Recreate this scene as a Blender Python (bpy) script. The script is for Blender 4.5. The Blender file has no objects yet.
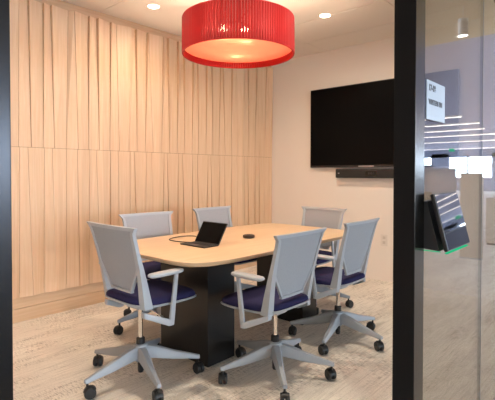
import bpy, bmesh, math, random
from mathutils import Vector, Matrix
random.seed(7)
C = bpy.context.scene.collection
S = bpy.context.scene
PI = math.pi

# ------------------------------------------------------------------ camera
FPX, YAW, PITCH = 437.0, math.radians(42.0), math.radians(1.0)
cam_data = bpy.data.cameras.new('camera')
cam = bpy.data.objects.new('camera', cam_data); C.objects.link(cam)
fw = Vector((math.cos(YAW)*math.cos(PITCH), math.sin(YAW)*math.cos(PITCH), -math.sin(PITCH)))
rt = Vector((math.sin(YAW), -math.cos(YAW), 0.0))
up = rt.cross(fw)
M = Matrix((rt, up, -fw)).transposed().to_4x4()
M.translation = Vector((0.0, -0.48, 1.25))
cam.matrix_world = M
cam_data.sensor_width = 36.0
cam_data.lens = FPX/495.0*36.0
cam_data.shift_y = -19.4/495.0
cam_data.clip_start = 0.02
cam_data.clip_end = 300
S.camera = cam

# ------------------------------------------------------------------ world and exposure
w = bpy.data.worlds.new('sky'); S.world = w; w.use_nodes = True
bg = w.node_tree.nodes['Background']
bg.inputs['Color'].default_value = (0.58, 0.78, 1.0, 1); bg.inputs['Strength'].default_value = 9.0
S.view_settings.view_transform = 'Standard'; S.view_settings.look = 'None'
S.view_settings.exposure = 0.36; S.view_settings.gamma = 1.0; S.view_settings.use_curve_mapping = False
S.cycles.max_bounces = 10; S.cycles.transparent_max_bounces = 16
S.cycles.diffuse_bounces = 5; S.cycles.glossy_bounces = 6; S.cycles.transmission_bounces = 6
S.cycles.sample_clamp_indirect = 6.0
S.cycles.caustics_reflective = False; S.cycles.caustics_refractive = False
S.cycles.use_denoising = True

def area(name, loc, rot, sx, sy, power, color, spread=PI):
    d = bpy.data.lights.new(name, 'AREA'); d.shape = 'RECTANGLE'; d.size = sx; d.size_y = sy
    d.energy = power; d.color = color; d.spread = spread
    o = bpy.data.objects.new(name, d); o.location = loc; o.rotation_euler = rot; C.objects.link(o)
    return o
# daylight through the open-plan office's windows (rows of windows in the wall at Y=-13 and at X=33)
area('office_window_daylight', (9.0, -13.7, 1.8), (math.radians(90), 0, 0), 30.0, 2.2, 4400, (0.70, 0.84, 1.0))
area('office_end_window_daylight', (33.7, -7.0, 1.8), (math.radians(90), 0, math.radians(90)), 13.0, 2.2, 1700, (0.72, 0.85, 1.0))

# ------------------------------------------------------------------ materials
MATS = {}
def new_mat(name):
    m = bpy.data.materials.new(name); m.use_nodes = True
    return m, m.node_tree, m.node_tree.nodes, m.node_tree.links
def srgb(r, g, b):
    f = lambda c: (c/255/12.92) if c/255 <= .04045 else ((c/255+.055)/1.055)**2.4
    return (f(r), f(g), f(b), 1)
def plain(name, col, rough=.5, metal=0.0, spec=.5, bump=0.0, bscale=200.0, var=0.0, coat=0.0):
    m, nt, N, L = new_mat(name)
    b = N['Principled BSDF']
    b.inputs['Roughness'].default_value = rough; b.inputs['Metallic'].default_value = metal
    b.inputs['Specular IOR Level'].default_value = spec
    b.inputs['Coat Weight'].default_value = coat
    tc = N.new('ShaderNodeTexCoord'); nz = N.new('ShaderNodeTexNoise'); nz.inputs['Scale'].default_value = bscale
    nz.inputs['Detail'].default_value = 3
    L.new(tc.outputs['Object'], nz.inputs['Vector'])
    mx = N.new('ShaderNodeMix'); mx.data_type = 'RGBA'
    mx.inputs['A'].default_value = tuple(c*(1-var) for c in col[:3])+(1,)
    mx.inputs['B'].default_value = tuple(min(1, c*(1+var)) for c in col[:3])+(1,)
    L.new(nz.outputs['Fac'], mx.inputs['Factor']); L.new(mx.outputs['Result'], b.inputs['Base Color'])
    if bump:
        bp = N.new('ShaderNodeBump'); bp.inputs['Strength'].default_value = bump; bp.inputs['Distance'].default_value = .002
        L.new(nz.outputs['Fac'], bp.inputs['Height']); L.new(bp.outputs['Normal'], b.inputs['Normal'])
    MATS[name] = m
    return m
def emit(name, col, strength):
    m, nt, N, L = new_mat(name); N.remove(N['Principled BSDF'])
    e = N.new('ShaderNodeEmission'); e.inputs['Color'].default_value = col; e.inputs['Strength'].default_value = strength
    L.new(e.outputs[0], N['Material Output'].inputs['Surface']); MATS[name] = m
    return m
def wood(name, c1, c2, grain_axis='Z', rough=.5, board=0.0, scale=1.0):
    m, nt, N, L = new_mat(name); b = N['Principled BSDF']
    tc = N.new('ShaderNodeTexCoord'); mp = N.new('ShaderNodeMapping')
    s = {'Z': (28, 28, 1.2), 'X': (1.2, 28, 28), 'Y': (28, 1.2, 28)}[grain_axis]
    mp.inputs['Scale'].default_value = tuple(v*scale for v in s)
    L.new(tc.outputs['Object'], mp.inputs['Vector'])
    n1 = N.new('ShaderNodeTexNoise'); n1.inputs['Scale'].default_value = 2.0; n1.inputs['Detail'].default_value = 6
    n1.inputs['Distortion'].default_value = .6
    L.new(mp.outputs[0], n1.inputs['Vector'])
    rp = N.new('ShaderNodeValToRGB'); rp.color_ramp.elements[0].position = .3; rp.color_ramp.elements[1].position = .7
    rp.color_ramp.elements[0].color = c1; rp.color_ramp.elements[1].color = c2
    L.new(n1.outputs['Fac'], rp.inputs['Fac'])
    if board:
        sp = N.new('ShaderNodeSeparateXYZ'); L.new(tc.outputs['Object'], sp.inputs[0])
        dv = N.new('ShaderNodeMath'); dv.operation = 'DIVIDE'; dv.inputs[1].default_value = board; L.new(sp.outputs['X'], dv.inputs[0])
        fl = N.new('ShaderNodeMath'); fl.operation = 'FLOOR'; L.new(dv.outputs[0], fl.inputs[0])
        wn = N.new('ShaderNodeTexWhiteNoise'); wn.noise_dimensions = '1D'; L.new(fl.outputs[0], wn.inputs['W'])
        mr = N.new('ShaderNodeMapRange'); mr.inputs['To Min'].default_value = .93; mr.inputs['To Max'].default_value = 1.04
        L.new(wn.outputs['Value'], mr.inputs['Value'])
        mu = N.new('ShaderNodeVectorMath'); mu.operation = 'SCALE'
        L.new(rp.outputs['Color'], mu.inputs[0]); L.new(mr.outputs[0], mu.inputs['Scale'])
        L.new(mu.outputs[0], b.inputs['Base Color'])
    else:
        L.new(rp.outputs['Color'], b.inputs['Base Color'])
    b.inputs['Roughness'].default_value = rough; b.inputs['Specular IOR Level'].default_value = .35
    MATS[name] = m
    return m

WOODW = wood('maple_panelling', srgb(218, 181, 146), srgb(227, 194, 161), 'Z', .55, 0.11)
WOODH = wood('maple_skirting', srgb(198, 165, 131), srgb(210, 179, 147), 'X', .5)
WOODT = wood('pale_oak_veneer', srgb(204, 174, 138), srgb(214, 186, 152), 'X', .42, scale=.7)
GAP = plain('dark_joint', srgb(134, 100, 72), .9)
WHITE = plain('warm_white_paint', srgb(236, 228, 220), .7, bump=.08, bscale=300, spec=.2)
CEIL = plain('ceiling_white', srgb(234, 228, 222), .8, spec=.1, bump=.1, bscale=400)
CJOINT = plain('ceiling_joint', srgb(150, 130, 112), .8)
BLACKM = plain('black_anodised_aluminium', (.006, .006, .007, 1), .42, metal=.0, spec=.15)
FRAMEF = plain('black_satin_metal', (.022, .022, .024, 1), .24, metal=1.0)
BLACKL = plain('black_laminate', (.010, .009, .009, 1), .35, spec=.4)
BLACKP = plain('black_plastic', (.012, .012, .013, 1), .45)
SCREEN = plain('black_screen_glass', (.003, .003, .0035, 1), .22, spec=.06)
GREYP = plain('fog_grey_plastic', srgb(170, 176, 184), .4, spec=.5, bump=.02, bscale=600)
GREYB = plain('fog_grey_base', srgb(160, 166, 174), .42, spec=.5)
CHROME = plain('chrome', (.80, .78, .75, 1), .12, metal=1.0)
NAVY = plain('navy_seat_fabric', srgb(45, 43, 80), .9, spec=.2, bump=.5, bscale=900, var=.25)
OFFCEIL = plain('office_ceiling', srgb(190, 187, 206), .9, spec=.1)
PANELF = plain('grey_partition_fabric', srgb(138, 140, 158), .95, bump=.2, bscale=500)
PANELB = plain('beige_laminate', srgb(186, 172, 160), .6)
SIGNW = plain('frosted_white_acrylic', srgb(132, 140, 148), .4)
SIGNB = plain('blue_grey_backing', srgb(104, 110, 150), .5)
INK = plain('dark_lettering', (.02, .02, .025, 1), .6)
SILVER = plain('silver_logo', srgb(190, 190, 200), .3, metal=.8)
LEDG = emit('green_led', (.02, .75, .32, 1), .55)
EXITG = emit('exit_green', (.10, .75, .40, 1), 1.2)
BULB = emit('bulb_glow', (1, .74, .46, 1), 40)
DOWNL = emit('downlight_lens', (1.0, .82, .56, 1), 22.0)
STRIPL = emit('linear_light_lens', (1.0, .86, .78, 1), 9.0)
PLATE = plain('white_outlet_plastic', srgb(226, 218, 210), .4)

# chair mesh: fine knit with tiny holes (bump and colour cells)
m, nt, N, L = new_mat('grey_knit_mesh'); b = N['Principled BSDF']
tc = N.new('ShaderNodeTexCoord'); vo = N.new('ShaderNodeTexVoronoi'); vo.inputs['Scale'].default_value = 190
mp = N.new('ShaderNodeMapping'); mp.inputs['Scale'].default_value = (.7, .7, 1.3)
L.new(tc.outputs['Object'], mp.inputs[0]); L.new(mp.outputs[0], vo.inputs['Vector'])
rp = N.new('ShaderNodeValToRGB'); rp.color_ramp.elements[0].color = srgb(138, 143, 151); rp.color_ramp.elements[1].color = srgb(158, 163, 171)
rp.color_ramp.elements[0].position = .12; rp.color_ramp.elements[1].position = .34
L.new(vo.outputs['Distance'], rp.inputs['Fac']); L.new(rp.outputs[0], b.inputs['Base Color'])
b.inputs['Roughness'].default_value = .7; b.inputs['Specular IOR Level'].default_value = .3
KNIT = m

# carpet: beige loop with broken streaks and short cross dashes
m, nt, N, L = new_mat('beige_streaked_carpet'); b = N['Principled BSDF']
tc = N.new('ShaderNodeTexCoord')
def nz(scale_vec, sc, det=4, rough=.6):
    mp = N.new('ShaderNodeMapping'); mp.inputs['Scale'].default_value = scale_vec
    L.new(tc.outputs['Object'], mp.inputs[0])
    n = N.new('ShaderNodeTexNoise'); n.inputs['Scale'].default_value = sc; n.inputs['Detail'].default_value = det
    n.inputs['Roughness'].default_value = rough
    L.new(mp.outputs[0], n.inputs['Vector']); return n.outputs['Fac']
def ramp(src, p0, p1, a=0., bb=1.):
    r = N.new('ShaderNodeMapRange'); r.inputs['From Min'].default_value = p0; r.inputs['From Max'].default_value = p1
    r.inputs['To Min'].default_value = a; r.inputs['To Max'].default_value = bb; L.new(src, r.inputs['Value']); return r.outputs[0]
def mth(op, a, c):
    r = N.new('ShaderNodeMath'); r.operation = op
    for i, v in enumerate((a, c)):
        if isinstance(v, (int, float)): r.inputs[i].default_value = v
        else: L.new(v, r.inputs[i])
    return r.outputs[0]
streak = ramp(nz((2.2, 44, 1), 1.6, 5, .75), .48, .70)
dash = ramp(nz((95, 16, 1), 1.5, 2, .5), .50, .62)
mask = ramp(nz((.9, 3.0, 1), 1.5, 3), .45, .60)
speck = ramp(nz((1, 1.6, 1), 120, 3), .42, .70)
big = nz((.6, 2.5, 1), 1.2, 3)
dark = mth('ADD', mth('MULTIPLY', streak, .38), mth('MULTIPLY', mth('MULTIPLY', dash, mask), .46))
dark = mth('ADD', dark, mth('MULTIPLY', speck, .22))
mx = N.new('ShaderNodeMix'); mx.data_type = 'RGBA'; L.new(dark, mx.inputs['Factor'])
mx.inputs['A'].default_value = srgb(238, 230, 219); mx.inputs['B'].default_value = srgb(106, 92, 80)
hv = N.new('ShaderNodeVectorMath'); hv.operation = 'SCALE'; L.new(mx.outputs['Result'], hv.inputs[0])
L.new(ramp(big, .3, .7, .86, 1.06), hv.inputs['Scale'])
L.new(hv.outputs[0], b.inputs['Base Color']); b.inputs['Roughness'].default_value = .95; b.inputs['Specular IOR Level'].default_value = .1
bp = N.new('ShaderNodeBump'); bp.inputs['Strength'].default_value = .35; bp.inputs['Distance'].default_value = .004
L.new(speck, bp.inputs['Height']); L.new(bp.outputs[0], b.inputs['Normal'])
CARPET = m

# clear glass: transparent + mirror reflection by Schlick's law for each face
m, nt, N, L = new_mat('clear_glass'); N.remove(N['Principled BSDF'])
g = N.new('ShaderNodeNewGeometry')
dp = N.new('ShaderNodeVectorMath'); dp.operation = 'DOT_PRODUCT'; L.new(g.outputs['Normal'], dp.inputs[0]); L.new(g.outputs['Incoming'], dp.inputs[1])
ab = mth('ABSOLUTE', dp.outputs['Value'], 0)
pw = mth('POWER', mth('SUBTRACT', 1.0, ab), 5.0)
fr = mth('ADD', mth('MULTIPLY', pw, .93), .07)
tr = N.new('ShaderNodeBsdfTransparent'); tr.inputs['Color'].default_value = (.65, .65, .64, 1)
gl = N.new('ShaderNodeBsdfGlossy'); gl.inputs['Roughness'].default_value = 0.0; gl.inputs['Color'].default_value = (1, 1, 1, 1)
ms = N.new('ShaderNodeMixShader'); L.new(fr, ms.inputs['Fac']); L.new(tr.outputs[0], ms.inputs[1]); L.new(gl.outputs[0], ms.inputs[2])
L.new(ms.outputs[0], N['Material Output'].inputs['Surface'])
GLASS = m

# red ribbon shade: glossy strips that also let light through
m, nt, N, L = new_mat('red_ribbon_shade'); b = N['Principled BSDF']
b.inputs['Base Color'].default_value = (.42, .010, .010, 1); b.inputs['Roughness'].default_value = .5; b.inputs['Specular IOR Level'].default_value = .3
t = N.new('ShaderNodeBsdfTranslucent'); t.inputs['Color'].default_value = (.75, .05, .03, 1)
ms = N.new('ShaderNodeMixShader'); ms.inputs['Fac'].default_value = .07
L.new(b.outputs[0], ms.inputs[1]); L.new(t.outputs[0], ms.inputs[2]); L.new(ms.outputs[0], N['Material Output'].inputs['Surface'])
SHADE = m
m, nt, N, L = new_mat('lamp_diffuser'); b = N['Principled BSDF']
b.inputs['Base Color'].default_value = (.85, .48, .38, 1); b.inputs['Roughness'].default_value = .6
t = N.new('ShaderNodeBsdfTranslucent'); t.inputs['Color'].default_value = (.95, .54, .42, 1)
ms = N.new('ShaderNodeMixShader'); ms.inputs['Fac'].default_value = .7
L.new(b.outputs[0], ms.inputs[1]); L.new(t.outputs[0], ms.inputs[2]); L.new(ms.outputs[0], N['Material Output'].inputs['Surface'])
DIFF = m

# ------------------------------------------------------------------ mesh helpers
def obj(name, bm, mats, parent=None, smooth=False, loc=None, rotz=0.0):
    bmesh.ops.recalc_face_normals(bm, faces=bm.faces)
    me = bpy.data.meshes.new(name); bm.to_mesh(me); bm.free()
    for mm in (mats if isinstance(mats, (list, tuple)) else [mats]): me.materials.append(mm)
    if smooth:
        for p in me.polygons: p.use_smooth = True
    o = bpy.data.objects.new(name, me); C.objects.link(o)
    if parent: o.parent = parent
    if loc is not None: o.location = loc
    o.rotation_euler = (0, 0, rotz)
    if smooth == 'edge':
        md = o.modifiers.new('split', 'EDGE_SPLIT'); md.split_angle = math.radians(38)
    return o
def box(bm, x0, x1, y0, y1, z0, z1, mat=0, bev=0.0):
    vs = [bm.verts.new((x, y, z)) for z in (z0, z1) for (x, y) in ((x0, y0), (x1, y0), (x1, y1), (x0, y1))]
    fs = [bm.faces.new([vs[i] for i in f]) for f in ((0, 1, 2, 3), (4, 5, 6, 7), (0, 1, 5, 4), (1, 2, 6, 5), (2, 3, 7, 6), (3, 0, 4, 7))]
    for f in fs: f.material_index = mat
    if bev:
        es = list({e for f in fs for e in f.edges})
        bmesh.ops.bevel(bm, geom=es, offset=bev, segments=2, affect='EDGES', profile=.5, material=-1)
def hexa(bm, pts, mat=0, bev=0.0):
    """8 points: bottom ring 4, top ring 4"""
    vs = [bm.verts.new(p) for p in pts]
    fs = [bm.faces.new([vs[i] for i in f]) for f in ((0, 1, 2, 3), (4, 5, 6, 7), (0, 1, 5, 4), (1, 2, 6, 5), (2, 3, 7, 6), (3, 0, 4, 7))]
    for f in fs: f.material_index = mat
    if bev:
        es = list({e for f in fs for e in f.edges})
        bmesh.ops.bevel(bm, geom=es, offset=bev, segments=2, affect='EDGES', profile=.5)
def loft(bm, rings, closed=True, cap0=True, cap1=True, mat=0):
    R = [[bm.verts.new(p) for p in r] for r in rings]
    n = len(R[0])
    for a, c in zip(R, R[1:]):
        for i in range(n if closed else n-1):
            j = (i+1) % n
            bm.faces.new((a[i], a[j], c[j], c[i])).material_index = mat
    if cap0: bm.faces.new(R[0][::-1]).material_index = mat
    if cap1: bm.faces.new(R[-1]).material_index = mat
def ring(cx, cy, z, r, n=24):
    return [(cx+r*math.cos(2*PI*i/n), cy+r*math.sin(2*PI*i/n), z) for i in range(n)]
def lathe(bm, prof, cx=0, cy=0, n=24, mat=0):
    loft(bm, [ring(cx, cy, z, r, n) for r, z in prof], mat=mat)
def tube(bm, pts, r, n=8, mat=0):
    P = [Vector(p) for p in pts]; rings = []
    for i, p in enumerate(P):
        t = (P[min(i+1, len(P)-1)]-P[max(i-1, 0)]).normalized()
        a = t.cross(Vector((0, 0, 1)))
        if a.length < 1e-3: a = t.cross(Vector((0, 1, 0)))
        a.normalize(); c = a.cross(t)
        rr = r[i] if isinstance(r, (list, tuple)) else r
        rings.append([p+(a*math.cos(2*PI*k/n)+c*math.sin(2*PI*k/n))*rr for k in range(n)])
    loft(bm, rings, mat=mat)
def superring(cx, cy, z, hx, hy, e, n=48, rear=0.0):
    out = []
    for i in range(n):
        a = 2*PI*i/n; c, s = math.cos(a), math.sin(a)
        x = math.copysign(abs(c)**(2/e), c)*hx; y = math.copysign(abs(s)**(2/e), s)*hy
        out.append((cx+x, cy+y, z))
    return out
def thing(name, label, cat, loc=(0, 0, 0), rotz=0.0, group=None):
    o = bpy.data.objects.new(name, None); C.objects.link(o); o.empty_display_size = .1
    o.location = loc; o.rotation_euler = (0, 0, rotz); o['label'] = label; o['category'] = cat
    if group: o['group'] = group
    return o
def tag(o, label, cat, group=None):
    o['label'] = label; o['category'] = cat
    if group: o['group'] = group
    return o
def struct(name, bm, mats, **k):
    o = obj(name, bm, mats, **k); o['kind'] = 'structure'; return o

# ------------------------------------------------------------------ structure
XW, YW, ZC = 4.80, 3.40, 2.79          # TV wall, wood wall, ceiling
XN = -1.0                               # near side wall of the meeting room
ZO = 2.90                               # office ceiling
bm = bmesh.new(); box(bm, -6, 33.2, -13.2, 3.7, -.1, 0); struct('floor', bm, CARPET)

# ceiling of the meeting room: panels separated by thin recessed joints
bm = bmesh.new()
box(bm, XN, XW, 0.10, YW, ZC+.012, ZC+.10, 1)
xs = [XN, -0.9+.0, 0.63, 2.19, 3.74, 4.34, XW]; ys = [0.10, 1.235, 2.485, YW]
xs = [XN, 0.62, 2.18, 3.735, 4.335, XW]
for i in range(len(xs)-1):
    for j in range(len(ys)-1):
        g_ = .004
        box(bm, xs[i]+(g_ if i else 0), xs[i+1]-(g_ if i < len(xs)-2 else 0), ys[j]+(g_ if j else 0), ys[j+1]-(g_ if j < len(ys)-2 else 0), ZC, ZC+.014, 0)
struct('ceiling', bm, [CEIL, CJOINT])
bm = bmesh.new(); box(bm, -6, 33.2, -13.2, .10, ZO, ZO+.1); struct('ceiling_office', bm, OFFCEIL)
ZK = 2.75
bm = bmesh.new(); box(bm, -6, 5.3, -13.2, -.001, ZK, ZO-.001); struct('ceiling_corridor', bm, plain('warm_corridor_ceiling', srgb(222, 200, 168), .85, spec=.1))

# wall_left: panelled wood wall, two tiers of tapered boards
bm = bmesh.new()
box(bm, XN, XW, YW, YW+.12, 0, ZC+.1, 0)
box(bm, XN, XW, YW-.022, YW, 0, .110, 1)            # skirting
box(bm, XN, XW, YW-.012, YW, .112, .30, 1)          # recess board
box(bm, XN, XW, YW-.010, YW, 2.60, ZC, 1)           # frieze behind the panel tops
box(bm, XN, XW, YW-.016, YW, .24, 2.66, 2)          # dark backing in the joints
zb, zs, zt = .205, 1.468, 2.715
xk = XN; k = 0
edges = []
while xk < XW-.03:
    edges.append(xk); xk += .108+random.uniform(-.012, .012)
edges.append(XW-.004)
n = len(edges)
def pinch(strength):
    """shift of each board joint where pairs of joints lean together"""
    o = [0.0]*n
    for i in range(1, n-2, 2):
        q = random.uniform(*strength)
        o[i], o[i+1] = .05*q*random.uniform(.3, 1.0), -.05*q
    return o
g_, d0, bk = .0016, .026, .012
for zlo, zhi, lo_s, hi_s, proud in ((zb, zs-.0015, [0.0]*n, pinch((.1, .8)), 'low'), (zs+.0015, zt, [0.0]*n, pinch((.25, .95)), 'high')):
    for i in range(n-1):
        h_ = random.uniform(.016, .034) if proud == 'high' else random.uniform(.010, .022)
        dl, dr = (d0+h_, d0-.008) if random.random() < .68 else (d0-.006, d0+h_*.8)
        flat, far = (d0, d0), (dl, dr)
        dlo, dhi = (far, flat) if proud == 'low' else (flat, far)
        a0, a1 = edges[i]+lo_s[i]+g_, edges[i+1]+lo_s[i+1]-g_
        b0, b1 = edges[i]+hi_s[i]+g_, edges[i+1]+hi_s[i+1]-g_
        hexa(bm, [(a0, YW-dlo[0], zlo), (a1, YW-dlo[1], zlo), (a1, YW-bk, zlo), (a0, YW-bk, zlo),
                  (b0, YW-dhi[0], zhi), (b1, YW-dhi[1], zhi), (b1, YW-bk, zhi), (b0, YW-bk, zhi)], 0)
struct('wall_left', bm, [WOODW, WOODH, GAP])

bm = bmesh.new(); box(bm, XW, XW+.12, 0.10, YW, 0, ZC+.1); struct('wall_right', bm, WHITE)
bm = bmesh.new(); box(bm, XN-.12, XN, 0.10, YW, 0, ZC+.1); struct('wall_near', bm, WHITE)
# front wall: header over the glazing plus the solid wall beyond the room
bm = bmesh.new()
box(bm, -6, 33.2, .0, .10, 2.62, ZO, 0)
box(bm, XW+.01, 33.2, 0, .10, 0, 2.62, 0); box(bm, -6, XN, 0, .10, 0, 2.62, 0)
struct('wall_front', bm, WHITE)

# door frame of black aluminium
XL, XR = .170, 1.239
bm = bmesh.new(); box(bm, XR, XR+.072, -.004, .060, 0, 2.62, 0, .0015)
for f in bm.faces:
    f.normal_update()
    if f.normal.y < -.9: f.material_index = 1
struct('door_1_jamb', bm, [BLACKM, plain('dark_bronze_metal', (.05, .044, .038, 1), .22, metal=1.0)])
bm = bmesh.new(); box(bm, XL-.073, XL, -.004, .052, 0, 2.62, 0, .0015)
for f in bm.faces:
    f.normal_update()
    if f.normal.y < -.9: f.material_index = 1
struct('door_2_jamb', bm, [BLACKM, FRAMEF])
bm = bmesh.new(); box(bm, XL, XR, -.004, .052, 2.55, 2.62); struct('trim_1', bm, BLACKM)
# glazing
XJ = 2.006
for i, (a, c) in enumerate(((XR+.073, XJ-.0015), (XJ+.0015, 3.40), (3.404, XW-.0), (XN, XL-.073))):
    bm = bmesh.new(); box(bm, a, c, .012, .022, .012, 2.62); struct('window_%d' % (i+1), bm, GLASS)
bm = bmesh.new(); box(bm, XR+.073, XW, .004, .030, 0, .012); struct('trim_2', bm, BLACKM)
bm = bmesh.new(); box(bm, XN, XL-.073, .004, .030, 0, .012); struct('trim_3', bm, BLACKM)
bm = bmesh.new(); box(bm, XJ-.0014, XJ+.0014, .011, .023, .012, 2.62); struct('trim_4', bm, plain('silicone_joint', srgb(120, 120, 120), .3))

# office shell behind the camera (seen mirrored in the glass)
bm = bmesh.new()
XE = 33.0
box(bm, XE, XE+.2, -13.2, 0, 0, .95); box(bm, XE, XE+.2, -13.2, 0, 2.36, ZO)
for (a, c) in ((-7.0, 0.0), (-8.56, -8.48), (-11.0, -9.75), (-13.2, -12.6)): box(bm, XE, XE+.2, a, c, .95, 2.62)
struct('wall_office_end', bm, plain('grey_office_wall', srgb(150, 152, 166), .8))
bm = bmesh.new()
box(bm, -6, XE, -13.2, -13.0, 0, .95); box(bm, -6, XE, -13.2, -13.0, 2.55, ZO)
for i in range(14): box(bm, -6+i*3.0-.1, -6+i*3.0+.1, -13.2, -13.0, .95, 2.55)
struct('wall_office_back', bm, WHITE)
bm = bmesh.new(); box(bm, -6.2, -6, -13.2, 0.1, 0, ZO); struct('wall_office_near', bm, WHITE)

# ------------------------------------------------------------------ table
TCX, TCY = 2.565, 1.875
t = thing('meeting_table', 'rectangular meeting table with rounded pale oak top on two black block pedestals', 'table', (TCX, TCY, 0))
bm = bmesh.new()
hx, hy, e = .965, .545, 6.5
loft(bm, [superring(0, 0, .703, hx-.022, hy-.022, e, 96), superring(0, 0, .712, hx-.006, hy-.006, e, 96), superring(0, 0, .722, hx, hy, e, 96),
          superring(0, 0, .733, hx, hy, e, 96), superring(0, 0, .735, hx-.003, hy-.003, e, 96)])
obj('tabletop', bm, WOODT, t, smooth='edge')
for x0, x1 in ((-.667, -.420), (.385, .595)):
    bm = bmesh.new(); box(bm, x0, x1, -.305, .190, .0, .702, 0, .003); obj('pedestal', bm, BLACKL, t)
bm = bmesh.new(); box(bm, -.42, .385, -.12, .04, .62, .702, 0, .002); obj('cable_trough', bm, BLACKL, t)

# ------------------------------------------------------------------ task chairs
def back_y(z, u):
    """forward position of the back surface at height z, lateral u"""
    q = max(0., min(1., (z-.43)/.48))
    y = -.115 - .10*q - .012*math.sin(q*PI)*-1
    return y + .30*u*u*(1-.25*q)
def strip(bm, zs, uL, uR, nc, tf, tb, mat=0):
    """solid strip following the back surface; tf / tb thickness to the front and back"""
    A, B = [], []
    for z in zs:
        ra, rb = [], []
        for i in range(nc+1):
            u = uL(z)+(uR(z)-uL(z))*i/nc
            y = back_y(z, u)
            ra.append(bm.verts.new((u, y+(tf(z) if callable(tf) else tf), z))); rb.append(bm.verts.new((u, y-tb, z)))
        A.append(ra); B.append(rb)
    m_, k_ = len(zs), nc
    for i in range(m_-1):
        for j in range(k_):
            bm.faces.new((A[i][j], A[i][j+1], A[i+1][j+1], A[i+1][j])).material_index = mat
            bm.faces.new((B[i][j], B[i+1][j], B[i+1][j+1], B[i][j+1])).material_index = mat
        bm.faces.new((A[i][0], A[i+1][0], B[i+1][0], B[i][0])); bm.faces.new((A[i][-1], B[i][-1], B[i+1][-1], A[i+1][-1]))
    for j in range(k_):
        bm.faces.new((A[0][j], B[0][j], B[0][j+1], A[0][j+1])); bm.faces.new((A[-1][j], A[-1][j+1], B[-1][j+1], B[-1][j]))
def lerp(a, b, t): return a+(b-a)*t
ZT = .905
def uo(z):      # outer half width of the back
    if z < .47: return .212
    q = (z-.47)/(ZT-.47)
    return .212+.014*q+(.030*max(0, (q-.90)/.10)**2)
def ui(z):      # inner edge of the uprights
    q = max(0., min(1., (z-.43)/(ZT-.43)))
    return uo(z)-lerp(.046, .019, q**.9)
ZM0, ZM1 = .530, .668
def um(z):      # half width of the mesh field
    if z < ZM1: return lerp(.098, ui(ZM1), (z-ZM0)/(ZM1-ZM0))
    return ui(z)
def zr(a, b, n): return [a+(b-a)*i/n for i in range(n+1)]

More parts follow.
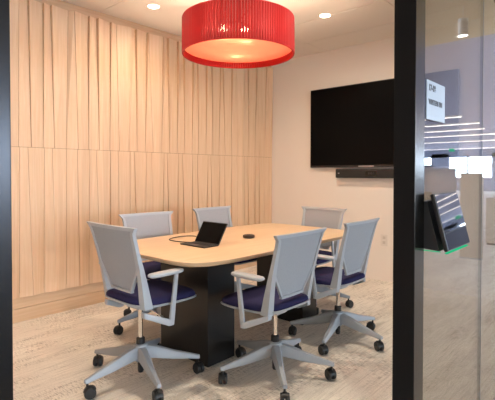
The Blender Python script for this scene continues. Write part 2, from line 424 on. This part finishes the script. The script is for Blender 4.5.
def make_chair(label, lift):
    t = thing('task_chair', label, 'chair')
    # base
    bm = bmesh.new(); lathe(bm, [(.030, .105), (.044, .125), (.046, .180), (.040, .205), (.028, .212)], n=24)
    obj('base_hub', bm, GREYB, t, smooth='edge')
    bm = bmesh.new(); lathe(bm, [(.014, .035), (.018, .045), (.018, .104)], n=16); obj('cylinder_tail', bm, BLACKP, t, smooth='edge')
    for k in range(5):
        bm = bmesh.new()
        secs = [(.030, .030, .128, .200), (.10, .027, .118, .186), (.20, .021, .102, .152), (.30, .017, .094, .126), (.345, .015, .088, .113), (.360, .012, .089, .110)]
        rings = []
        for r, hw, z0, z1 in secs:
            c = .35
            rings.append([(r, -hw, z0+.004), (r, -hw*.7, z0), (r, hw*.7, z0), (r, hw, z0+.004), (r, hw*.92, z1-.012), (r, hw*.55, z1), (r, -hw*.55, z1), (r, -hw*.92, z1-.012)])
        loft(bm, rings)
        lg = obj('leg', bm, GREYB, t, smooth='edge', rotz=k*2*PI/5)
        bm = bmesh.new()
        for s_ in (-1, 1):
            pr = [(.010, s_*.003), (.030, s_*.004), (.0325, s_*.008), (.0325, s_*.020), (.029, s_*.025), (.012, s_*.026)]
            rings = [[(rr*math.cos(2*PI*i/20), yy, rr*math.sin(2*PI*i/20)) for i in range(20)] for rr, yy in pr]
            loft(bm, rings)
        # hood and stem
        rings = [[(.036*math.cos(a), yy, .036*math.sin(a)+.001) for a in [lerp(.15*PI, .95*PI, i/8) for i in range(9)]] +
                 [(.028*math.cos(a), yy, .028*math.sin(a)+.001) for a in [lerp(.95*PI, .15*PI, i/8) for i in range(9)]] for yy in (-.012, .012)]
        loft(bm, rings)
        bmesh.ops.translate(bm, verts=bm.verts, vec=(.014, 0, 0))
        lathe(bm, [(.007, .02), (.007, .058)], n=10)
        obj('caster', bm, BLACKP, lg, smooth='edge', loc=(.345, 0, .0335), rotz=random.uniform(0, 2*PI))
    bm = bmesh.new(); lathe(bm, [(.024, .205), (.026, .212), (.026, .245), (.018, .250)], n=20); cl = obj('gas_column', bm, BLACKP, t, smooth='edge')
    bm = bmesh.new(); lathe(bm, [(.0135, .249), (.0135, .30), (.0135, .392+lift)], n=20); obj('piston', bm, CHROME, cl, smooth='edge')
    up_ = (0, 0, lift)
    # mechanism under the seat
    bm = bmesh.new()
    hexa(bm, [(-.045, -.05, .388), (.045, -.05, .388), (.040, .09, .384), (-.040, .09, .384), (-.075, -.08, .428), (.075, -.08, .428), (.075, .14, .428), (-.075, .14, .428)], bev=.006)
    obj('mechanism', bm, GREYP, t, loc=up_, smooth='edge')
    # seat shell and cushion
    def dish(x, y):   # upward curl at the back edge, waterfall at the front
        return .020*max(0, (-y-.08)/.12)**2*0.6 - .014*max(0, (y-.12)/.12)**2
    tp_ = lambda y: lerp(.84, 1.0, max(0, min(1, (y+.12)/.22)))
    bm = bmesh.new()
    cy = .07
    rs = []
    for z, hx_, hy_ in ((.423, .14, .14), (.426, .20, .196), (.433, .224, .226), (.441, .234, .236), (.448, .236, .238), (.448, .225, .228)):
        rs.append([(x*tp_(y), y, z+dish(x, y-cy)) for x, y, z in superring(0, cy, z, hx_, hy_, 4.6, 64)])
    loft(bm, rs); obj('seat_shell', bm, GREYP, t, loc=up_, smooth='edge')
    bm = bmesh.new(); rs = []
    for z, hx_, hy_ in ((.442, .222, .226), (.452, .229, .232), (.466, .228, .231), (.478, .218, .222), (.485, .198, .204), (.487, .16, .15), (.486, .08, .08)):
        rs.append([(x*tp_(y), y, z+dish(x, y-cy)) for x, y, z in superring(0, cy, z, hx_, hy_, 4.6, 64)])
    loft(bm, rs); obj('seat', bm, NAVY, t, loc=up_, smooth=True)
    # back frame
    bm = bmesh.new()
    zz = zr(.434, ZT-.0, 16)
    tfz = lambda z: .010+.036*max(0., 1-(z-.425)/.34)**1.3
    strip(bm, zz, lambda z: -uo(z), lambda z: -ui(z), 3, tfz, .012)
    strip(bm, zz, ui, uo, 3, tfz, .012)
    strip(bm, [ZT-.017, ZT-.006, ZT+.003], lambda z: -uo(min(z, ZT)), lambda z: uo(min(z, ZT)), 20, .010, .012)
    # rim of the mesh field
    for s_ in (-1, 1):
        strip(bm, zr(ZM0, ZM1, 6), lambda z: (um(z)-.002 if s_ > 0 else -um(z)-.012), lambda z: (um(z)+.012 if s_ > 0 else -um(z)+.002), 1, .007, .010)
    strip(bm, [ZM0-.013, ZM0+.003], lambda z: -.109, lambda z: .109, 12, .008, .012)
    obj('back_frame', bm, GREYP, t, loc=up_, smooth='edge')
    bm = bmesh.new(); strip(bm, zr(ZM0, ZT-.012, 20), lambda z: -um(z)-.001, lambda z: um(z)+.001, 18, .004, .006)
    obj('backrest', bm, KNIT, t, loc=up_, smooth='edge')
    # arms
    for s_ in (-1, 1):
        bm = bmesh.new(); X = s_*.262
        hexa(bm, [(X-.009, .012, .352), (X+.009, .012, .352), (X+.009, .046, .352), (X-.009, .046, .352),
                  (X-.008, .056, .648), (X+.008, .056, .648), (X+.008, .080, .648), (X-.008, .080, .648)], bev=.004)
        ua, ub = sorted((s_*.178, s_*.212)); va, vb = sorted((X-.011*s_-s_*.004, X+.011*s_))
        hexa(bm, [(ua, -.118, .412), (ub, -.118, .412), (vb, .012, .352), (va, .012, .352), (ua, -.118, .446), (ub, -.118, .446), (vb, .030, .384), (va, .030, .384)], bev=.004)
        p = obj('arm_post', bm, GREYP, t, loc=(0, 0, lift*.5), smooth='edge')
        bm = bmesh.new()
        loft(bm, [superring(X, -.005, z, a, c, 3.2, 28) for z, a, c in ((.648, .026, .106), (.653, .033, .116), (.661, .035, .119), (.668, .032, .115), (.671, .022, .103))])
        obj('arm_pad', bm, GREYP, p, smooth=True)
    bm = bmesh.new(); tube(bm, [(.05, .02, .385), (.16, .01, .378), (.215, .0, .374)], [.006, .006, .009], 10)
    obj('adjustment_lever', bm, CHROME, t, loc=up_, smooth='edge')
    return t
def place(c, x, y, facing_deg, base_deg):
    c.location = (x, y, 0); rz = math.radians(facing_deg-90); c.rotation_euler = (0, 0, rz)
    k = 0
    for ch in c.children:
        if ch.name.split('.')[0] == 'leg':
            ch.rotation_euler = (0, 0, math.radians(base_deg)+k*2*PI/5-rz); k += 1
GC = 'task chairs around the meeting table'
def chair(label, x, y, f, b_, lift=0.0):
    c = make_chair(label, lift); c['group'] = GC; place(c, x, y, f, b_); return c
chair("grey task chair with navy seat at the table's left end, back turned towards camera", 1.534, 1.780, 0, 35.5, .045)
chair("grey task chair with navy seat centred in the foreground, hiding the table's front edge", 2.113, 1.192, 90, 11.0)
chair("grey task chair nearest the black door frame, at the table's right front side", 2.895, 1.208, 90, 51)
chair("grey task chair behind the table against the wood wall, left of the laptop", 2.185, 2.475, 263, 29)
chair("grey task chair with only its backrest showing directly behind the open laptop", 3.0, 2.49, 270, 54)
chair("grey task chair at the table's far end, below the television's left half", 3.50, 1.845, 180, 3)

# ------------------------------------------------------------------ things on the table
ZT_ = .7355
lp = thing('laptop', 'open black laptop on the wooden table', 'laptop', (2.135, 1.853, ZT_))
bm = bmesh.new(); box(bm, -.128, .012, -.128, .128, .0, .008, 0, .002); kb = obj('keyboard_base', bm, BLACKP, lp)
bm = bmesh.new()
for r in range(5):
    for c_ in range(12):
        y0 = -.114+c_*.019; x0 = -.062+r*-.0+(r-2)*.0135+.026; box(bm, x0, x0+.011, y0, y0+.016, .008, .0095)
obj('keys', bm, plain('key_black', (.02, .02, .022, 1), .5), kb)
bm = bmesh.new(); box(bm, -.118, -.078, -.035, .035, .008, .0087); obj('trackpad', bm, plain('trackpad_black', (.03, .03, .033, 1), .35), kb)
bm = bmesh.new()
sx, sz = .088, .143
def scr(o_, yy, q): return (.010+sx*q+o_*sz/.17, yy, .008+sz*q-o_*sx/.17)
hexa(bm, [scr(0, -.128, 0), scr(.007, -.128, 0), scr(.007, .128, 0), scr(0, .128, 0), scr(0, -.128, 1), scr(.007, -.128, 1), scr(.007, .128, 1), scr(0, .128, 1)], bev=.0015)
ld = obj('lid', bm, plain('laptop_shell', (.05, .05, .055, 1), .4), lp)
bm = bmesh.new()
hexa(bm, [scr(-.0008, -.124, .03), scr(0, -.124, .03), scr(0, .124, .03), scr(-.0008, .124, .03), scr(-.0008, -.124, .97), scr(0, -.124, .97), scr(0, .124, .97), scr(-.0008, .124, .97)])
obj('screen', bm, SCREEN, ld)
bm = bmesh.new()
pts = [(2.21, 1.985, ZT_+.005), (2.30, 2.12, ZT_+.004), (2.335, 2.20, ZT_+.004), (2.29, 2.255, ZT_+.004), (2.20, 2.262, ZT_+.004), (2.12, 2.235, ZT_+.004), (2.075, 2.19, ZT_+.004), (2.065, 2.12, ZT_+.004), (2.075, 2.04, ZT_+.004), (2.10, 1.984, ZT_+.005)]
def catmull(P, n=6):
    P = [Vector(p) for p in P]; Q = [P[0]]+P+[P[-1]]; out = []
    for i in range(1, len(Q)-2):
        for k in range(n):
            t_ = k/n; a, b2, c, d = Q[i-1], Q[i], Q[i+1], Q[i+2]
            out.append(.5*((2*b2)+(c-a)*t_+(2*a-5*b2+4*c-d)*t_*t_+(3*b2-a-3*c+d)*t_**3))
    return out+[P[-1]]
tube(bm, catmull(pts), .0035, 8)
tag(obj('charging_cable', bm, BLACKP, smooth=True), 'thin dark cable looping on the table beside the laptop', 'cable')
pk = thing('conference_puck', 'small round black puck on the table right of the laptop', 'microphone', (2.583, 1.832, ZT_))
bm = bmesh.new(); lathe(bm, [(.040, 0), (.046, .004), (.048, .014), (.045, .022), (.034, .0255), (.012, .026)], n=32); obj('puck_body', bm, plain('puck_dark_brown', (.03, .018, .012, 1), .5), pk, smooth='edge')
bm = bmesh.new(); lathe(bm, [(.014, .0262), (.014, .0272), (.011, .0276)], n=20); obj('button', bm, BLACKP, pk, smooth='edge')

# ------------------------------------------------------------------ television, soundbar, outlet
tv = thing('television', 'large black flat television mounted on the white wall', 'television', (XW-.001, 1.808, 1.815))
bm = bmesh.new(); box(bm, -.048, -.006, -.895, .895, -.497, .497, 0, .004); bz = obj('bezel', bm, BLACKP, tv)
bm = bmesh.new(); box(bm, -.0495, -.048, -.885, .885, -.470, .487); obj('screen', bm, SCREEN, tv)
bm = bmesh.new(); box(bm, -.0500, -.048, .015, .215, -.492, -.479, 0); obj('maker_mark', bm, SILVER, bz)
bm = bmesh.new(); box(bm, -.006, .0, -.3, .3, -.2, .2); obj('wall_bracket', bm, BLACKP, tv)
sb = thing('soundbar', 'long black camera soundbar on the wall below the television', 'soundbar', (XW-.001, 1.792, 1.245))
bm = bmesh.new(); box(bm, -.075, .0, -.525, .525, -.055, .055, 0, .008); obj('speaker_body', bm, plain('speaker_cloth', (.02, .018, .017, 1), .8), sb)
bm = bmesh.new(); box(bm, -.0768, -.074, -.02, .125, -.03, .026, 0, .002); ch = obj('camera_window', bm, plain('gloss_black', (.004, .004, .004, 1), .15), sb)
for yy in (.022, .052, .082):
    bm = bmesh.new(); box(bm, -.0785, -.0766, yy-.011, yy+.011, -.013, .013, 0, .0006); obj('lens', bm, BLACKP, ch)
bm = bmesh.new(); box(bm, -.0766, -.074, .470, .490, -.004, .008, 0, .0006); obj('badge', bm, SILVER, sb)
ol = thing('wall_outlet', 'pale outlet plate low on the white wall near the door frame', 'outlet', (XW-.001, 1.715, .475))
bm = bmesh.new(); box(bm, -.006, 0, -.042, .042, -.066, .066, 0, .002); obj('cover_plate', bm, PLATE, ol)
for zz_ in (-.028, .028):
    bm = bmesh.new(); box(bm, -.0075, -.0055, -.017, .017, zz_-.016, zz_+.016, 0, .0006); obj('socket', bm, plain('socket_beige', srgb(206, 196, 186), .4), ol)

# ------------------------------------------------------------------ pendant lamp
BPOS = ((-.11, -.17), (-.27, -.10), (.14, .16))
LX, LY, LZ, LR = 2.478, 1.846, 2.160, .428
lamp = thing('pendant_lamp', 'big red ribbed drum pendant lamp hanging over the table', 'lamp', (LX, LY, LZ))
bm = bmesh.new(); NR = 132; H_ = .27
pt = 2*PI/NR
for i in range(NR):       # one pressed ribbon per rib, hair-thin slits between them
    a0, a1 = i*pt, (i+1)*pt-.0011/LR
    sec = [(a0, LR-.001), (a0+pt*.28, LR+.005), (a0+pt*.66, LR+.005), (a1, LR-.001), (a1, LR-.004), (a0, LR-.004)]
    loft(bm, [[(r*math.cos(a), r*math.sin(a), z) for a, r in sec] for z in (.004, H_-.004)])
for z0, z1 in ((0, .006), (H_-.006, H_)):
    rg = [[((LR+dr)*math.cos(2*PI*i/132), (LR+dr)*math.sin(2*PI*i/132), z) for i in range(132)] for dr, z in ((.003, z0), (.003, z1), (-.007, z1), (-.007, z0), (.003, z0))]
    loft(bm, rg, cap0=False, cap1=False)
obj('lamp_shade', bm, SHADE, lamp)
bm = bmesh.new(); lathe(bm, [(LR-.010, .048), (LR-.010, .052)], n=96); obj('diffuser', bm, DIFF, lamp)
bm = bmesh.new(); tube(bm, [(0, 0, .255), (0, 0, ZC-LZ-.02)], .008, 12)
for k in range(3):
    a = k*2*PI/3; tube(bm, [(0, 0, .26), (LR*.985*math.cos(a), LR*.985*math.sin(a), .26)], .004, 8)
obj('stem', bm, BLACKP, lamp)
bm = bmesh.new(); lathe(bm, [(.065, ZC-LZ-.025), (.07, ZC-LZ-.02), (.07, ZC-LZ)], n=32); obj('ceiling_canopy', bm, WHITE, lamp, smooth='edge')
for k, (dx, dy) in enumerate(BPOS):
    bm = bmesh.new(); bmesh.ops.create_uvsphere(bm, u_segments=16, v_segments=10, radius=.028); obj('bulb', bm, BULB, lamp, smooth=True, loc=(dx, dy, .125))
    d = bpy.data.lights.new('lamp_bulb_light', 'POINT'); d.energy = (48, 42, 12)[k]; d.color = (1.0, .79, .57); d.shadow_soft_size = .03
    o = bpy.data.objects.new('lamp_bulb_light', d); o.location = (LX+dx, LY+dy, LZ+.090); C.objects.link(o)

# ------------------------------------------------------------------ recessed downlights
dl_pos = [((2.443, 2.89), 'recessed round downlight in the ceiling near the wood wall, left of the red lamp'),
          ((3.704, 1.835), 'recessed round downlight in the ceiling above the television, right of the red lamp'),
          ((1.18, 1.835), 'recessed round downlight in the ceiling above the doorway side'),
          ((2.443, .80), 'recessed round downlight in the ceiling near the glass front')]
for (x, y), lab in dl_pos:
    d_ = thing('downlight', lab, 'ceiling light', (x, y, ZC), group='recessed downlights')
    bm = bmesh.new()
    rr = [ring(0, 0, z, r, 32) for r, z in ((.064, 0.0), (.064, -.004), (.056, -.005), (.051, -.002), (.051, 0.0))]
    loft(bm, rr, cap0=False, cap1=False); obj('trim_ring', bm, WHITE, d_, smooth='edge')
    bm = bmesh.new(); lathe(bm, [(.051, -.0015), (.051, -.0005)], n=32); obj('light_lens', bm, DOWNL, d_)
    l = bpy.data.lights.new('downlight_beam', 'SPOT'); l.energy = 30 if y > 2.5 else 72; l.color = (1.0, .85, .68); l.spot_size = math.radians(168); l.spot_blend = 1.0; l.shadow_soft_size = .05
    o = bpy.data.objects.new('downlight_beam', l); o.location = (x, y, ZC-.02); C.objects.link(o)

# ------------------------------------------------------------------ sign and tablet on the glass
sg = thing('room_sign', 'small white room sign with dark lettering on the glass beside the door', 'sign', (1.435, .012, 1.475))
bm = bmesh.new()
box(bm, -.083, .083, -.006, -.0025, -.060, .060)
obj('sign_plate', bm, SIGNW, sg)
bm = bmesh.new(); box(bm, -.083, .083, -.0025, -.0, -.060, .060); obj('backing', bm, SIGNB, sg)
def letters(name, s, size, loc, parent):
    cu = bpy.data.curves.new(name, 'FONT'); cu.body = s; cu.size = size; cu.extrude = .0004; cu.offset = .0012
    o = bpy.data.objects.new(name, cu)
    C.objects.link(o); dg = bpy.context.evaluated_depsgraph_get(); me = bpy.data.meshes.new_from_object(o.evaluated_get(dg))
    C.objects.unlink(o); bpy.data.objects.remove(o)
    me.materials.clear(); me.materials.append(INK)
    q = bpy.data.objects.new(name, me); C.objects.link(q); q.parent = parent; q.location = loc; q.rotation_euler = (PI/2, 0, 0)
letters('room_number', '17-08', .026, (-.066, -.0064, .030), sg)
letters('room_name', 'WRITERS RM', .021, (-.066, -.0064, -.012), sg)

tb = thing('scheduling_tablet', 'black room scheduling tablet glowing green underneath, on the glass beside the door', 'tablet', (1.414, .012, 1.10))
bm = bmesh.new()
# wedge: flat on the glass, deeper at the bottom
prof = [(-.0, -.074), (-.058, -.078), (-.022, .066), (-.0, .066)]
loft(bm, [[(x, y, z) for y, z in prof] for x in (-.099, .105)])
obj('wedge_mount', bm, plain('mount_black', (.014, .015, .018, 1), .4), tb)
n_ = Vector((0, -.9687, .248)).normalized()
def tp(x, q, o_):  # point on the tablet plane: q along its height, o_ outwards
    p = Vector((0, -.074, -.078)).lerp(Vector((0, -.032, .086)), q); return (x, p.y+n_.y*o_, p.z+n_.z*o_)
bm = bmesh.new()
hexa(bm, [tp(-.106, 0, 0), tp(.106, 0, 0), tp(.106, 0, .013), tp(-.106, 0, .013), tp(-.106, 1, 0), tp(.106, 1, 0), tp(.106, 1, .013), tp(-.106, 1, .013)], bev=.003)
bd = obj('tablet_body', bm, plain('tablet_black', (.01, .01, .012, 1), .35), tb)
bm = bmesh.new()
hexa(bm, [tp(-.103, .02, .013), tp(.103, .02, .013), tp(.103, .02, .0138), tp(-.103, .02, .0138), tp(-.103, .98, .013), tp(.103, .98, .013), tp(.103, .98, .0138), tp(-.103, .98, .0138)])
obj('touch_screen', bm, plain('tablet_glass', (.004, .004, .005, 1), .03, spec=.6), bd)
bm = bmesh.new()
box(bm, -.101, -.097, -.062, -.004, -.081, -.0785); box(bm, -.100, .10, -.082, -.074, -.0835, -.0808)
obj('led_strip', bm, LEDG, tb)

# ------------------------------------------------------------------ office seen in the glass
pl = thing('cylinder_pendant', 'small white cylinder pendant light reflected in the glass beside the door', 'pendant light', (4.235, -.70, 2.482))
bm = bmesh.new(); lathe(bm, [(.040, .004), (.042, 0.0), (.042, .15), (.036, .154)], n=28); obj('cylinder_shade', bm, plain('pendant_white', srgb(225, 220, 215), .5), pl, smooth='edge')
bm = bmesh.new(); lathe(bm, [(.039, .002), (.039, .0035)], n=28); obj('light_lens', bm, emit('pendant_lens', (1, .93, .85, 1), 14), pl)
bm = bmesh.new(); tube(bm, [(0, 0, .153), (0, 0, ZK-2.482)], .0025, 6); obj('cord', bm, plain('white_cord', srgb(210, 205, 200), .6), pl)
sl_ = [(13.35, -3.31), (15.4, -3.36), (17.55, -3.73), (20.1, -3.6), (24.0, -3.8), (31.0, -4.0)]
nm = ['nearest', 'second nearest', 'third nearest', 'fourth nearest', 'second farthest', 'farthest']
for (x, y), w_ in zip(sl_, nm):
    s_ = thing('linear_light', 'long thin office ceiling light reflected in the glass, the %s of the row' % w_, 'ceiling light', (x, y-3.5, ZO), group='linear office lights')
    bm = bmesh.new(); box(bm, -.06, .06, -3.5, 3.5, -.05, 0, 0, .003); obj('housing', bm, WHITE, s_)
    bm = bmesh.new(); box(bm, -.05, .05, -3.49, 3.49, -.054, -.05); obj('light_lens', bm, STRIPL, s_)
ex = thing('exit_sign', 'green exit sign on the office ceiling, reflected in the glass', 'sign', (30.2, -8.71, ZO))
bm = bmesh.new(); box(bm, -.02, .02, -.17, .17, -.26, -.06, 0, .01); obj('sign_panel', bm, EXITG, ex)
bm = bmesh.new(); box(bm, -.015, .015, -.03, .03, -.06, 0); obj('bracket', bm, WHITE, ex)
pn = [((6.9, -1.32), .30, 1.25, 90, PANELB, 'pale workstation partition reflected in the glass, standing right of the tablet'),
      ((8.3, -2.40), 0.9, 1.33, 90, PANELF, 'grey fabric workstation partition reflected in the glass behind the tablet'),
      ((9.0, -3.10), 1.05, 1.41, 90, PANELF, 'taller grey fabric workstation partition reflected in the glass beside the door frame'),
      ((9.4, -1.10), .9, 1.25, 90, plain('brown_partition_fabric', srgb(120, 108, 100), .95), 'brown workstation partition reflected above the cabinet at the right edge of the glass')]
for (x, y), L_, H2, rz_, mt, lab in pn:
    p = thing('workstation_partition', lab, 'partition', (x, y, 0), math.radians(rz_), 'office workstation partitions')
    bm = bmesh.new(); box(bm, -L_/2, L_/2, -.03, .03, .02, H2-.02, 0, .004); obj('fabric_panel', bm, mt, p)
    bm = bmesh.new(); box(bm, -L_/2, L_/2, -.033, .033, H2-.02, H2, 0, .004); obj('top_rail', bm, GREYP, p)
    bm = bmesh.new(); box(bm, -L_/2, L_/2, -.033, .033, 0, .02); obj('base_rail', bm, GREYP, p)
cb = thing('office_cabinet', 'beige low cabinet reflected at the right edge of the glass', 'cabinet', (8.7, -1.05, 0))
bm = bmesh.new(); box(bm, -.25, .25, -.45, .45, .03, .82, 0, .004); obj('cabinet_body', bm, PANELB, cb)
for yy in (-.225, .225):
    bm = bmesh.new(); box(bm, -.268, -.25, yy-.22, yy+.22, .05, .80, 0, .003); dd = obj('door', bm, PANELB, cb)
    bm = bmesh.new(); box(bm, -.285, -.268, yy-(.18 if yy > 0 else -.16), yy-(.16 if yy > 0 else -.18), .5, .62, 0, .002); obj('handle', bm, SILVER, dd)
bm = bmesh.new(); box(bm, -.25, .25, -.43, .43, 0, .03); obj('plinth', bm, BLACKP, cb)
